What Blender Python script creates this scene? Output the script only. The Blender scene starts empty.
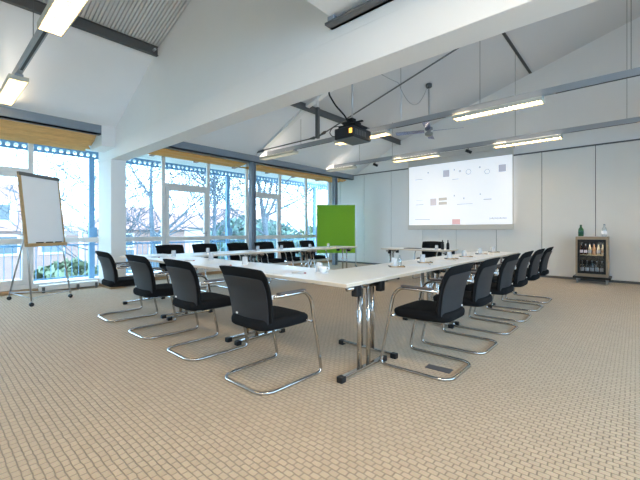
import bpy, bmesh, math, random
from mathutils import Vector, Matrix
PI = math.pi
random.seed(7)
SC = bpy.context.scene
COL = SC.collection

# ------------------------------------------------------------------ helpers
def V(*a): return Vector(a)

class MB:
    """collects simple shapes into one mesh"""
    def __init__(s): s.v = []; s.f = []
    def quad_box(s, P):           # 8 points: bottom 4 ccw, top 4 ccw
        n = len(s.v); s.v += [Vector(p) for p in P]
        for q in ((3,2,1,0),(4,5,6,7),(0,1,5,4),(1,2,6,5),(2,3,7,6),(3,0,4,7)):
            s.f.append([n+i for i in q])
        return s
    def box(s, x0, x1, y0, y1, z0, z1):
        return s.quad_box([(x0,y0,z0),(x1,y0,z0),(x1,y1,z0),(x0,y1,z0),(x0,y0,z1),(x1,y0,z1),(x1,y1,z1),(x0,y1,z1)])
    def cbox(s, c, d):
        return s.box(c[0]-d[0]/2, c[0]+d[0]/2, c[1]-d[1]/2, c[1]+d[1]/2, c[2]-d[2]/2, c[2]+d[2]/2)
    def bar(s, a, b, w, h, up=(0,0,1)):
        a = Vector(a); b = Vector(b); d = (b-a).normalized(); u = Vector(up)
        if abs(d.dot(u)) > .99: u = Vector((0,1,0))
        r = d.cross(u).normalized()*w/2; t = r.cross(d).normalized()*h/2
        P = [a-r-t, a+r-t, b+r-t, b-r-t, a-r+t, a+r+t, b+r+t, b-r+t]
        return s.quad_box(P)
    def tube(s, pts, r, n=10, closed=False, cap=True):
        pts = [Vector(p) for p in pts]; m = len(pts)
        rr = r if isinstance(r, (list, tuple)) else [r]*m
        base = len(s.v); prev = None
        for i, p in enumerate(pts):
            if closed: d = pts[(i+1) % m]-pts[i-1]
            elif i == 0: d = pts[1]-p
            elif i == m-1: d = p-pts[-2]
            else: d = (pts[i+1]-p).normalized()+(p-pts[i-1]).normalized()
            d.normalize()
            if prev is None:
                u = Vector((0,0,1)) if abs(d.z) < .9 else Vector((1,0,0))
                a = d.cross(u).normalized()
            else:
                a = prev-d*prev.dot(d)
                if a.length < 1e-6: a = d.orthogonal()
                a.normalize()
            b = d.cross(a); prev = a
            for k in range(n):
                t = 2*PI*k/n
                s.v.append(p+(a*math.cos(t)+b*math.sin(t))*rr[i])
        last = m if closed else m-1
        for i in range(last):
            i2 = (i+1) % m
            for k in range(n):
                k2 = (k+1) % n
                s.f.append([base+i*n+k, base+i*n+k2, base+i2*n+k2, base+i2*n+k])
        if cap and not closed:
            s.f.append([base+k for k in range(n)][::-1]); s.f.append([base+(m-1)*n+k for k in range(n)])
        return s
    def cyl(s, c, r, z0, z1, n=20, r2=None):
        return s.lathe(c, [(r, z0), (r if r2 is None else r2, z1)], n)
    def lathe(s, c, prof, n=20, cap=True):
        base = len(s.v); cx, cy = c[0], c[1]
        for r, z in prof:
            for k in range(n):
                t = 2*PI*k/n; s.v.append(Vector((cx+r*math.cos(t), cy+r*math.sin(t), z)))
        for i in range(len(prof)-1):
            for k in range(n):
                k2 = (k+1) % n
                s.f.append([base+i*n+k, base+i*n+k2, base+(i+1)*n+k2, base+(i+1)*n+k])
        if cap:
            s.f.append([base+k for k in range(n)][::-1]); s.f.append([base+(len(prof)-1)*n+k for k in range(n)])
        return s
    def prism(s, poly, axis, a, b):     # poly of 2D points extruded along axis
        n = len(s.v); m = len(poly)
        for t in (a, b):
            for (p, q) in poly:
                s.v.append(Vector({'x': (t,p,q), 'y': (p,t,q), 'z': (p,q,t)}[axis]))
        s.f.append([n+i for i in range(m)][::-1]); s.f.append([n+m+i for i in range(m)])
        for i in range(m):
            j = (i+1) % m; s.f.append([n+i, n+j, n+m+j, n+m+i])
        return s
    def grid(s, rows):
        n = len(s.v); w = len(rows[0])
        for r in rows: s.v += [Vector(p) for p in r]
        for i in range(len(rows)-1):
            for j in range(w-1):
                s.f.append([n+i*w+j, n+i*w+j+1, n+(i+1)*w+j+1, n+(i+1)*w+j])
        return s
    def build(s, name, mat, parent=None, smooth=False, bevel=0, seg=2, solid=0, subs=0, loc=None, fix=True):
        me = bpy.data.meshes.new(name); me.from_pydata([tuple(v) for v in s.v], [], s.f); me.update()
        if fix:
            bm = bmesh.new(); bm.from_mesh(me); bmesh.ops.recalc_face_normals(bm, faces=bm.faces); bm.to_mesh(me); bm.free()
        me.materials.append(mat)
        if smooth:
            try: me.shade_smooth()
            except Exception:
                for p in me.polygons: p.use_smooth = True
        o = bpy.data.objects.new(name, me); COL.objects.link(o)
        if parent: o.parent = parent
        if loc: o.location = loc
        if solid:
            m = o.modifiers.new('solid', 'SOLIDIFY'); m.thickness = solid; m.offset = 0
        if bevel:
            m = o.modifiers.new('bevel', 'BEVEL'); m.width = bevel; m.segments = seg; m.limit_method = 'ANGLE'; m.angle_limit = .6
            if smooth or True:
                m.harden_normals = False
        if subs:
            m = o.modifiers.new('subs', 'SUBSURF'); m.levels = subs; m.render_levels = subs
        return o

def fillet(pts, rad, n=5):
    pts = [Vector(p) for p in pts]; out = [pts[0]]
    for i in range(1, len(pts)-1):
        p, a, b = pts[i], pts[i-1], pts[i+1]
        r = rad[i] if isinstance(rad, (list, tuple)) else rad
        if r <= 0: out.append(p); continue
        da = (a-p); db = (b-p); l = min(r, da.length*.49, db.length*.49)
        A = p+da.normalized()*l; B = p+db.normalized()*l
        for k in range(n+1):
            t = k/n; out.append(A*(1-t)**2+p*2*t*(1-t)+B*t*t)
    out.append(pts[-1]); return out

def tag(o, label, cat, group=None, kind=None):
    o['label'] = label; o['category'] = cat
    if group: o['group'] = group
    if kind: o['kind'] = kind
    return o
def empty(name, loc=(0,0,0), rz=0, **k):
    o = bpy.data.objects.new(name, None); o.empty_display_size = .1; COL.objects.link(o)
    o.location = loc; o.rotation_euler = (0,0,rz); return o
def thing(name, label, cat, loc=(0,0,0), rz=0, group=None):
    return tag(empty(name, loc, rz), label, cat, group)
def copy_tree(o, parent=None):
    c = o.copy(); COL.objects.link(c)
    if parent is not None: c.parent = parent
    for ch in list(o.children): copy_tree(ch, c)
    return c

# ------------------------------------------------------------------ materials
def mat(name, col, rough=.5, metal=0, spec=.5, emit=None, es=0, trans=0, ior=1.45, coat=0):
    m = bpy.data.materials.new(name); m.use_nodes = True
    b = m.node_tree.nodes['Principled BSDF']
    b.inputs['Base Color'].default_value = (*col, 1); b.inputs['Roughness'].default_value = rough
    b.inputs['Metallic'].default_value = metal; b.inputs['Specular IOR Level'].default_value = spec
    b.inputs['IOR'].default_value = ior; b.inputs['Coat Weight'].default_value = coat
    if trans: b.inputs['Transmission Weight'].default_value = trans
    if emit: b.inputs['Emission Color'].default_value = (*emit, 1); b.inputs['Emission Strength'].default_value = es
    return m
def noisy(m, scale=20, amt=.15, bump=0, stretch=(1,1,1), detail=4, col2=None):
    nt = m.node_tree; N = nt.nodes; b = N['Principled BSDF']
    tc = N.new('ShaderNodeTexCoord'); mp = N.new('ShaderNodeMapping'); mp.inputs['Scale'].default_value = stretch
    no = N.new('ShaderNodeTexNoise'); no.inputs['Scale'].default_value = scale; no.inputs['Detail'].default_value = detail
    nt.links.new(tc.outputs['Object'], mp.inputs['Vector']); nt.links.new(mp.outputs[0], no.inputs['Vector'])
    c = b.inputs['Base Color'].default_value[:3]; c2 = col2 or tuple(x*(1-amt*2) for x in c)
    mx = N.new('ShaderNodeMix'); mx.data_type = 'RGBA'
    mx.inputs[6].default_value = (*c2, 1); mx.inputs[7].default_value = (*tuple(min(1, x*(1+amt*.5)) for x in c), 1)
    nt.links.new(no.outputs[0], mx.inputs[0]); nt.links.new(mx.outputs[2], b.inputs['Base Color'])
    if bump:
        bp = N.new('ShaderNodeBump'); bp.inputs['Strength'].default_value = bump; bp.inputs['Distance'].default_value = .004
        nt.links.new(no.outputs[0], bp.inputs['Height']); nt.links.new(bp.outputs[0], b.inputs['Normal'])
    return m
def glassy(name, tint=(1,1,1), refl=.06):
    m = bpy.data.materials.new(name); m.use_nodes = True; nt = m.node_tree; nt.nodes.clear()
    o = nt.nodes.new('ShaderNodeOutputMaterial'); t = nt.nodes.new('ShaderNodeBsdfTransparent'); g = nt.nodes.new('ShaderNodeBsdfGlossy')
    mx = nt.nodes.new('ShaderNodeMixShader'); fr = nt.nodes.new('ShaderNodeLayerWeight'); fr.inputs[0].default_value = .25
    mt = nt.nodes.new('ShaderNodeMath'); mt.operation = 'MULTIPLY_ADD'; mt.inputs[1].default_value = .5; mt.inputs[2].default_value = refl*.5
    t.inputs[0].default_value = (*tint, 1); g.inputs['Roughness'].default_value = .02
    nt.links.new(fr.outputs['Fresnel'], mt.inputs[0]); nt.links.new(mt.outputs[0], mx.inputs[0])
    nt.links.new(t.outputs[0], mx.inputs[1]); nt.links.new(g.outputs[0], mx.inputs[2]); nt.links.new(mx.outputs[0], o.inputs[0])
    return m

M = {}
M['white'] = noisy(mat('white_paint', (.84,.84,.84), .7), 3, .015)
M['ceil'] = noisy(mat('ceiling_white', (.90,.90,.91), .8), 3, .015)
M['corr'] = mat('corrugated_white', (.72,.72,.73), .7)
M['panel'] = noisy(mat('partition_panel', (.80,.79,.77), .55), 2, .02)
M['gap'] = mat('panel_gap', (.03,.03,.035), .6)
M['steel'] = mat('grey_steel_paint', (.24,.275,.32), .45)
M['dsteel'] = mat('dark_steel_paint', (.12,.12,.12), .5)
M['frame'] = noisy(mat('window_frame_paint', (.80,.78,.76), .4), 5, .03)
M['wood'] = noisy(mat('light_wood', (.55,.36,.17), .5), 6, .2, .1, (1,.15,4))
M['plinth'] = noisy(mat('plinth_wood', (.50,.32,.17), .5), 6, .2, .05, (4,.3,4))
M['blind'] = noisy(mat('orange_canvas', (.95,.54,.21), .8), 14, .25, .5, (9,.5,9), 6)
M['blind2'] = noisy(mat('orange_wood_lining', (.92,.43,.09), .6), 10, .22, .2, (7,.35,7), 5)
M['chrome'] = mat('chrome', (.56,.55,.54), .10, 1)
M['alu'] = mat('brushed_aluminium', (.55,.56,.58), .35, .9)
M['track'] = mat('track_grey', (.36,.37,.39), .45, .3)
M['black'] = noisy(mat('black_fabric', (.012,.0125,.014), .9, spec=.15), 260, .3, .25)
M['shell'] = noisy(mat('charcoal_shell', (.027,.029,.034), .55, spec=.45), 200, .2, .15)
M['bplast'] = mat('black_plastic', (.008,.008,.009), .5)
M['pad'] = mat('armrest_grey_pad', (.10,.085,.085), .45)
M['silver'] = mat('silver_fitting', (.75,.76,.78), .3, .4)
M['top'] = noisy(mat('table_laminate', (.88,.85,.82), .33, spec=.5), 3, .015)
M['edge'] = mat('table_edge', (.66,.57,.46), .5)
M['paper'] = mat('paper', (.86,.87,.9), .7)
M['green'] = noisy(mat('green_felt', (.235,.50,.03), .85), 40, .08, .1)
M['glass'] = glassy('window_glass', (.97,.985,1), .05)
M['tumbler'] = glassy('tumbler_glass', (.965,.97,.98), .2)
M['frost'] = mat('frosted_tumbler', (.90,.92,.95), .3); M['frost'].node_tree.nodes['Principled BSDF'].inputs['Alpha'].default_value = .36
M['porcelain'] = mat('white_porcelain', (.85,.85,.86), .25)
M['coolglass'] = glassy('cooler_glass', (.86,.87,.88), .1)
M['pink'] = mat('render_pink', (.37,.235,.21), .9)
M['cream'] = mat('render_cream', (.42,.34,.31), .9)
M['roof'] = noisy(mat('red_roof_tiles', (.35,.19,.165), .8), 4, .15)
M['darkglass'] = mat('house_window_glass', (.15,.17,.19), .1)
M['bark'] = noisy(mat('bark', (.115,.14,.165), .9), 8, .2)
M['bluesteel'] = mat('blue_painted_steel', (.15,.31,.48), .5)
M['leaf'] = noisy(mat('evergreen_leaves', (.15,.24,.21), .7), 5, .25)
M['leaf2'] = noisy(mat('olive_leaves', (.20,.25,.15), .7), 5, .25)
M['grass'] = noisy(mat('lawn', (.30,.36,.22), .95), 1.5, .25)
M['deck'] = mat('deck_concrete', (.8,.8,.8), .8)
M['rafter'] = noisy(mat('rafter_brown', (.36,.23,.19), .7), 8, .2, 0, (.4,4,4))
M['soffit'] = mat('soffit_white', (.75,.74,.73), .8)
M['tube'] = mat('lamp_tube', (1,.95,.8), .5, emit=(1,.74,.40), es=17)
M['uplight'] = mat('lamp_uplight', (1,.95,.85), .5, emit=(1,.88,.72), es=3)
M['tubedim'] = mat('lamp_tube_dim', (.9,.9,.9), .4, emit=(1,.97,.92), es=1.2)
M['louvre'] = mat('lamp_louvre', (.62,.58,.48), .5)
M['screen'] = mat('projection_white', (.82,.84,.88), .8, emit=(.90,.94,1), es=.24)
M['screenbar'] = mat('screen_border', (.68,.64,.58), .5)
M['screencase'] = mat('screen_fabric_top', (.60,.59,.58), .6)
def shade(name, c): return mat(name, tuple(x*.5 for x in c), .8, emit=c, es=.24)
M['inkgrey'] = shade('projected_grey_blue', (.60,.63,.76)); M['inktan'] = shade('projected_tan', (.76,.71,.66))
M['inkpink'] = shade('projected_pink', (.86,.80,.86)); M['inkred'] = shade('projected_red', (.98,.62,.62)); M['inklight'] = shade('projected_light_grey', (.84,.86,.91))
M['redb'] = glassy('dark_red_bottle', (.25,.02,.03), .3); M['clearb'] = glassy('clear_bottle', (.90,.95,.98), .25)
M['greenb'] = glassy('green_bottle', (.05,.42,.14), .3); M['amberb'] = mat('pale_orange_drink', (.75,.42,.22), .25)
M['creamb'] = mat('pale_yellow_drink', (.80,.68,.45), .25); M['label'] = mat('bottle_label', (.8,.82,.85), .5)
M['dgreenlabel'] = mat('dark_green_label', (.01,.10,.04), .5); M['cap'] = mat('bottle_cap', (.15,.2,.25), .4)
M['fanblade'] = glassy('fan_blade_acrylic', (.74,.76,.93), .2)
M['vent'] = mat('lamp_vent_glow', (1,.5,.05), .5, emit=(1,.48,.06), es=1.6)
M['red'] = mat('pen_red', (.4,.03,.02), .4); M['grid'] = mat('floor_vent_grey', (.10,.10,.11), .6)

def carpet():
    m = bpy.data.materials.new('woven_carpet'); m.use_nodes = True; nt = m.node_tree; N = nt.nodes; L = nt.links
    b = N['Principled BSDF']; b.inputs['Roughness'].default_value = .95; b.inputs['Specular IOR Level'].default_value = .2; b.inputs['Sheen Weight'].default_value = .22; b.inputs['Sheen Roughness'].default_value = .5
    tc = N.new('ShaderNodeTexCoord')
    no = N.new('ShaderNodeTexNoise'); no.inputs['Scale'].default_value = 14; no.inputs['Detail'].default_value = 2
    sub = N.new('ShaderNodeVectorMath'); sub.operation = 'MULTIPLY_ADD'
    sub.inputs[1].default_value = (.014,.014,0)
    L.new(tc.outputs['Object'], no.inputs['Vector']); L.new(no.outputs['Color'], sub.inputs[0]); L.new(tc.outputs['Object'], sub.inputs[2])
    br = N.new('ShaderNodeTexBrick'); br.inputs['Scale'].default_value = 1
    br.inputs['Brick Width'].default_value = .052; br.inputs['Row Height'].default_value = .035
    br.inputs['Mortar Size'].default_value = .0045; br.inputs['Mortar Smooth'].default_value = .9
    br.inputs['Color1'].default_value = (.54,.415,.28,1); br.inputs['Color2'].default_value = (.49,.37,.245,1); br.inputs['Mortar'].default_value = (.27,.20,.13,1)
    L.new(sub.outputs[0], br.inputs['Vector'])
    n2 = N.new('ShaderNodeTexNoise'); n2.inputs['Scale'].default_value = 220; n2.inputs['Detail'].default_value = 2; L.new(tc.outputs['Object'], n2.inputs['Vector'])
    mx = N.new('ShaderNodeMix'); mx.data_type = 'RGBA'; mx.blend_type = 'OVERLAY'; mx.inputs[0].default_value = .25
    L.new(br.outputs['Color'], mx.inputs[6]); L.new(n2.outputs['Color'], mx.inputs[7])
    n3 = N.new('ShaderNodeTexNoise'); n3.inputs['Scale'].default_value = .8; n3.inputs['Detail'].default_value = 2; L.new(tc.outputs['Object'], n3.inputs['Vector'])
    hs = N.new('ShaderNodeHueSaturation'); mr = N.new('ShaderNodeMapRange'); mr.inputs[3].default_value = .92; mr.inputs[4].default_value = 1.08
    L.new(n3.outputs[0], mr.inputs[0]); L.new(mr.outputs[0], hs.inputs['Value']); L.new(mx.outputs[2], hs.inputs['Color']); L.new(hs.outputs[0], b.inputs['Base Color'])
    bp = N.new('ShaderNodeBump'); bp.inputs['Strength'].default_value = .7; bp.inputs['Distance'].default_value = .006; bp.invert = True
    L.new(br.outputs['Fac'], bp.inputs['Height']); L.new(bp.outputs[0], b.inputs['Normal'])
    return m
M['carpet'] = carpet()

# ------------------------------------------------------------------ room shell
XW, YB, XR, YN = -8.26, 9.985, 3.6, -3.0
def roofz(x):
    if x < -5.5: return 3.06+.489*(x+7.32)
    if x < 1.2: return 3.95+.30*(x+5.5)
    return 3.95+.30*6.7-.30*(x-1.2)
def struct(o, label=None, cat=None):
    o['kind'] = 'structure'
    if label: o['label'] = label; o['category'] = cat
    return o
struct(MB().box(XW-.05, XR+.2, YN-.2, YB+.2, -.12, 0).build('floor', M['carpet']), 'beige woven carpet floor of the whole meeting room', 'floor')
# back wall: gable + movable panels
poly = [(XW-.1,0),(XR,0),(XR,roofz(XR)+.05),(1.2,roofz(1.2)+.05),(-5.5,roofz(-5.5)+.05),(-7.32,3.11),(XW-.1,3.11)]
struct(MB().prism(poly, 'y', YB+.03, YB+.18).build('wall_back', M['white']), 'white gable wall behind the projection screen', 'wall')
gap = MB().box(XW, XR, YB+.015, YB+.03, 0, 3.04)
struct(gap.build('trim_1', M['gap']), 'dark joints between the partition panels of the back wall', 'trim')
J = [XW, -7.92, -6.89, -5.85, -4.78, -4.27, -3.78, -2.73, -1.71, -.68, .36, 1.4, 2.44, XR]
pm = MB()
for a, b in zip(J[:-1], J[1:]):
    g = .011 if b != -4.27 and a != -4.27 else .006
    pm.box(a+g/2, b-g/2, YB, YB+.02, .05, 3.015)
struct(pm.build('wall_partition', M['panel'], bevel=.003, seg=1), 'row of tall pale movable partition panels along the back wall', 'wall')
struct(MB().box(XW, XR, YB-.012, YB+.03, 3.018, 3.045).build('trim_2', M['dsteel']), 'dark head rail above the partition panels', 'trim')
struct(MB().box(XW, XR, YB-.015, YB+.02, 0, .045).build('baseboard_back', M['dsteel']), 'dark floor strip under the partition panels', 'baseboard')
# side and near walls (behind the camera)
rw = MB().box(XR,XR+.15,YN,YB+.2,0,.9).box(XR,XR+.15,YN,YB+.2,2.7,roofz(XR)+.1).box(XR,XR+.15,YN,-2.6,.9,2.7).box(XR,XR+.15,6.2,YB+.2,.9,2.7)  # window band added out of view to let more daylight in
for yy in (-1,.8,2.55,4.4): rw.box(XR+.02,XR+.12,yy-.06,yy+.06,.9,2.7)
struct(rw.build('wall_right', M['white']), 'white right side wall with a window band added for fill daylight', 'wall')
struct(MB().box(XR+.08,XR+.086,-2.6,6.2,.9,2.7).build('window_21', M['glass']), 'unseen glazing added in the right side wall for fill daylight', 'window')
poly = [(XW-.1,0),(XR+.1,0),(XR+.1,roofz(XR)+.05),(1.2,roofz(1.2)+.05),(-5.5,roofz(-5.5)+.05),(-7.32,3.11),(XW-.1,3.11)]
fw = MB()
fw.box(XW-.1,-7.2,YN-.15,YN,0,3.1); fw.box(-7.2,XR,YN-.15,YN,0,.25); fw.box(-7.2,XR,YN-.15,YN,2.85,3.09)
fw.box(-7.2,XR,YN-.15,YN,.25,2.85)
fw.prism([(-7.2,3.09),(-4.9,3.09),(-4.9,roofz(-4.9)+.05),(-5.5,4.0),(-7.2,3.15)],'y',YN-.15,YN)
fw.prism([(-2.1,3.09),(XR,3.09),(XR,roofz(XR)+.05),(1.2,roofz(1.2)+.05),(-2.1,roofz(-2.1)+.05)],'y',YN-.15,YN)
fw.prism([(-4.9,3.09),(-2.1,3.09),(-2.1,roofz(-2.1)+.05),(-4.9,roofz(-4.9)+.05)],'y',YN-.15,YN)
struct(fw.build('wall_front', M['white']), 'white wall behind the viewpoint', 'wall')
# dividing wall over the big beam (bottom at 2.5 m)
bm_ = MB().box(XW, XR, 2.43, 2.70, 2.50, 2.82)
struct(bm_.build('trim_3', M['white'], bevel=.004, seg=1), 'big white boxed ceiling beam crossing the whole room', 'beam')
poly = [(-8.2,2.82),(XR,2.82),(XR,roofz(XR)+.04),(1.2,roofz(1.2)+.04),(-5.5,roofz(-5.5)+.04),(-7.32,3.10),(-8.2,3.10)]
struct(MB().prism(poly, 'y', 2.436, 2.69).build('wall_middle', M['white']), 'white gable wall above the big ceiling beam', 'wall')
struct(MB().box(XW, -7.54, 2.43, 2.70, 0, 2.50).build('wall_pier', M['white'], bevel=.004, seg=1), 'white rectangular pier beside the windows carrying the big beam', 'wall')
struct(MB().box(XW, -7.53, 2.42, 2.71, 0, .055).build('baseboard_pier', M['plinth']), 'light wooden base around the white pier', 'baseboard')
# roof planes
rf = MB()
rf.grid([[(-8.3,YN-.1,3.10),(-7.40,YN-.1,3.10),(-7.32,YN-.1,3.06),(-5.5,YN-.1,3.95)], [(-8.3,YB+.1,3.10),(-7.40,YB+.1,3.10),(-7.32,YB+.1,3.06),(-5.5,YB+.1,3.95)]])
struct(rf.build('ceiling', M['ceil'], solid=.02), 'smooth white sloping ceiling above the windows', 'ceiling')
cr = MB(); ys = []; y = YN-.1; P = .045
prof = [(0,0),(.029,0),(.031,.026),(.043,.026)]
while y < YB+.1:
    for a, b in prof: ys.append((y+a, b))
    y += P
cr.grid([[(x, yy, roofz(x)-.012+dz) for (yy, dz) in ys] for x in (-5.5, 1.2, XR+.1)])
struct(cr.build('ceiling_deck', M['corr'], fix=False), 'ribbed white metal roof deck above the meeting room', 'ceiling')
struct(MB().prism([(-5.62,3.906),(-5.512,3.96),(-5.50,4.0),(1.2,6.02),(XR+.1,5.30),(XR+.1,5.5),(1.2,6.25),(-5.5,4.15),(-5.62,4.10)], 'y', YN-.15, YB+.2).build('ceiling_insulation', M['ceil']), 'roof layer above the ribbed deck', 'ceiling')
# gallery slab over the viewpoint
struct(MB().box(-1.97, XR, YN, 2.43, 2.965, 3.22).build('ceiling_gallery', M['white']), 'flat white gallery soffit at the upper edge of the view', 'ceiling')
o = tag(MB().box(-2.02, XR, 2.33, 2.43, 2.905, 2.925).box(-2.02, XR, 2.40, 2.43, 2.905, 2.965).build('steel_angle', M['dsteel']), 'dark steel angle rail fixed where gallery soffit meets the big white beam', 'rail')
tag(MB().box(-1.99, -1.92, 2.33, 2.39, 2.926, 2.964).build('steel_bracket', M['steel'], bevel=.004), 'small grey bracket at the end of the dark steel angle', 'bracket')
# steel beam above the windows and its columns
gb = MB(); gb.box(-7.40, -7.32, YN, 2.20, 2.885, 3.065); gb.box(-7.46,-7.32,YN,2.20,2.885,2.90)
struct(gb.build('trim_4', M['steel']), 'grey steel edge beam above the windows left of the pier', 'beam')
gb = MB(); gb.box(-7.40, -7.32, 2.70, YB, 2.885, 3.065); gb.box(-7.46,-7.32,2.70,YB,2.885,2.90)
struct(gb.build('trim_5', M['steel']), 'grey steel edge beam above the windows right of the pier', 'beam')
for nm, y0, lab in (('steel_column', 5.62, 'grey steel column between the window bays, behind the far table row'), ('steel_column', 8.98, 'grey steel column in the far corner beside the green pinboard')):
    m = MB(); m.box(-7.46,-7.34,y0,y0+.014,.0,2.885); m.box(-7.46,-7.34,y0+.126,y0+.14,0,2.885); m.box(-7.405,-7.395,y0,y0+.14,0,2.885)
    tag(m.build(nm, M['steel']), lab, 'column', 'grey steel columns in front of the windows')
struct(MB().box(-7.95,-7.31,2.20,2.436,2.68,3.12).build('trim_8', M['white'], bevel=.01), 'plastered white end block where the edge beam meets the pier', 'trim')
# purlins
def purlin(x, y0, y1, z0, z1, lab):
    m = MB(); m.box(x-.008, x+.008, y0, y1, z0, z1); m.box(x-.03, x+.03, y0, y1, z0, z0+.01); m.box(x-.03,x+.03,y0,y1,z1-.01,z1)
    return m
t = thing('roof_purlin', 'dark grey roof purlin at top left, ending with a bolt at the white wall', 'beam', (0,0,0), 0, 'dark steel purlins under the roof')
purlin(-5.5, YN, 2.42, 3.80, 3.94, '').build('steel_section', M['dsteel'], t)
b = MB().tube([(-5.44,2.36,3.87),(-5.53,2.36,3.87)], .018, 10); b.build('bolt', M['silver'], t)
tag(purlin(-5.5, 2.71, 9.95, 3.80, 3.94, '').build('roof_purlin', M['dsteel']), 'dark grey roof purlin passing behind the black projector', 'beam', 'dark steel purlins under the roof')
tag(purlin(-1.94, 2.71, 9.95, 4.98, 5.10, '').build('roof_purlin', M['dsteel']), 'short-looking dark purlin high up above the ceiling lamps at right of screen', 'beam', 'dark steel purlins under the roof')

# ------------------------------------------------------------------ windows
YS = [-3.0, -1.12, .09, 1.34, 2.57, 3.78, 4.95, 6.17, 7.43, 8.60, 9.82]
ZT = 3.02
def rect_frame(m, y0, y1, z0, z1, w, x0=XW-.06, x1=XW+.02):
    m.box(x0,x1,y0,y0+w,z0,z1); m.box(x0,x1,y1-w,y1,z0,z1); m.box(x0,x1,y0+w,y1-w,z0,z0+w); m.box(x0,x1,y0+w,y1-w,z1-w,z1)
nw = nd = 0
for i, (a, b) in enumerate(zip(YS[:-1], YS[1:])):
    door = i in (2, 5, 7)
    if door:
        nd += 1; nm = 'door_%d' % nd
    else:
        nw += 1; nm = 'window_%d' % nw
    m = MB(); w = .038
    x0, x1 = XW-.07, XW
    m.box(x0,x1,a,a+w,.06,ZT+.08); m.box(x0,x1,b-w,b,.06,ZT+.08); m.box(x0,x1,a+w,b-w,ZT,ZT+.08)
    m.box(x0,x1,a+w,b-w,.06,.15)
    if door: m.box(x0,x1,a+w,b-w,2.17,2.25)
    else: m.box(x0,x1,a+w,b-w,.89,.985)
    o = struct(m.build(nm, M['frame'], bevel=.004, seg=1), ('glazed casement' if door else 'tall fixed window')+' in the window wall', 'door' if door else 'window')
    p = MB()
    if door:
        s = MB(); rect_frame(s, a+w+.004, b-w-.004, .155, 2.165, .085, XW-.055, XW+.015); s.box(XW-.055,XW+.015,a+w+.08,b-w-.08,.88,.98)
        so = s.build('sash', M['frame'], o, bevel=.004, seg=1)
        h = MB().box(XW+.015,XW+.03,b-w-.06,b-w-.03,.98,1.10); h.tube(fillet([(XW+.03,b-w-.045,1.05),(XW+.07,b-w-.045,1.05),(XW+.07,b-w-.17,1.05)],.01),.010,8)
        h.build('handle', M['alu'], so)
        for z0, z1 in ((.24,.88),(.98,2.08),(2.25,ZT)): p.box(XW-.03,XW-.024,a+w+(.08 if z1<2.5 else 0),b-w-(.08 if z1<2.5 else 0),z0,z1)
    else:
        for z0, z1 in ((.15,.89),(.985,ZT)): p.box(XW-.03,XW-.024,a+w,b-w,z0,z1)
    p.build('pane', M['glass'], o)
struct(MB().box(XW-.10, XW+.10, YN, 2.43, 0, .06).box(XW-.10,XW+.10,2.70,YB,0,.06).build('trim_6', M['plinth'], bevel=.004, seg=1), 'wooden floor step along the foot of the windows', 'sill')
struct(MB().box(XW-.10, XW, 9.80, YB+.2, 0, 3.1).build('wall_left', M['white']), 'narrow white wall end between the last window and the corner', 'wall')
struct(MB().box(XW-.10, -7.4, YN, YB, 3.10, 3.16).box(XW-.1, XW-.02, YN, YB, 3.08, 3.16).build('trim_7', M['white']), 'white ceiling strip above the window heads', 'trim')
# low floor channel / heater left of pier
t = thing('floor_convector', 'long low pale convector at the foot of the window left of the white pier', 'heater', (0,0,0))
MB().box(-8.15,-8.0,1.42,2.36,.03,.13).build('casing', M['frame'], t, bevel=.012)
for y in (1.47, 2.0, 2.31): MB().cyl((-7.98,y), .022, .0, .10, 12).build('valve', M['dsteel'], t)

# blinds / canvas under the strip
def blind(y0, y1, za, zb, amp, m, lab, folds, seed):
    rnd = random.Random(seed); ph = [rnd.random()*6 for _ in range(6)]
    rows = []; NY, NX = 48, 30
    for i in range(NY+1):
        t = i/NY; y = y0+(y1-y0)*t; r = []
        for j in range(NX+1):
            u = j/NX; x = -7.47+(-8.20+7.47)*u
            z = za+(zb-za)*u
            z += amp*math.sin(u*folds*2*PI+ph[0]+1.2*math.sin(t*4+ph[1])+.7*math.sin(t*9+ph[2]))+amp*.5*math.sin(u*folds*3.7*PI+t*5+ph[3])
            z -= .03*math.sin(PI*u)
            e = (.03*math.sin(u*17+ph[4])+.02*math.sin(u*31)) if i in (0, NY) else 0
            r.append((x, y+(e if i == NY else -e)*.6, z))
        rows.append(r)
    o = MB().grid(rows).build('roller_canvas', m, smooth=True, solid=.012)
    return tag(o, lab, 'blind', 'orange sun canvases above the windows')
blind(-2.9, 2.16, 2.86, 2.72, .028, M['blind'], 'bunched orange canvas hanging above the window left of the white pier', 4, 1)
blind(2.74, 5.58, 2.85, 2.86, .010, M['blind2'], 'smooth orange canvas above the windows between pier and steel column', 3, 2)
blind(5.80, 9.75, 2.85, 2.87, .012, M['blind2'], 'smooth orange canvas above the windows behind the green pinboard', 3, 3)

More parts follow.
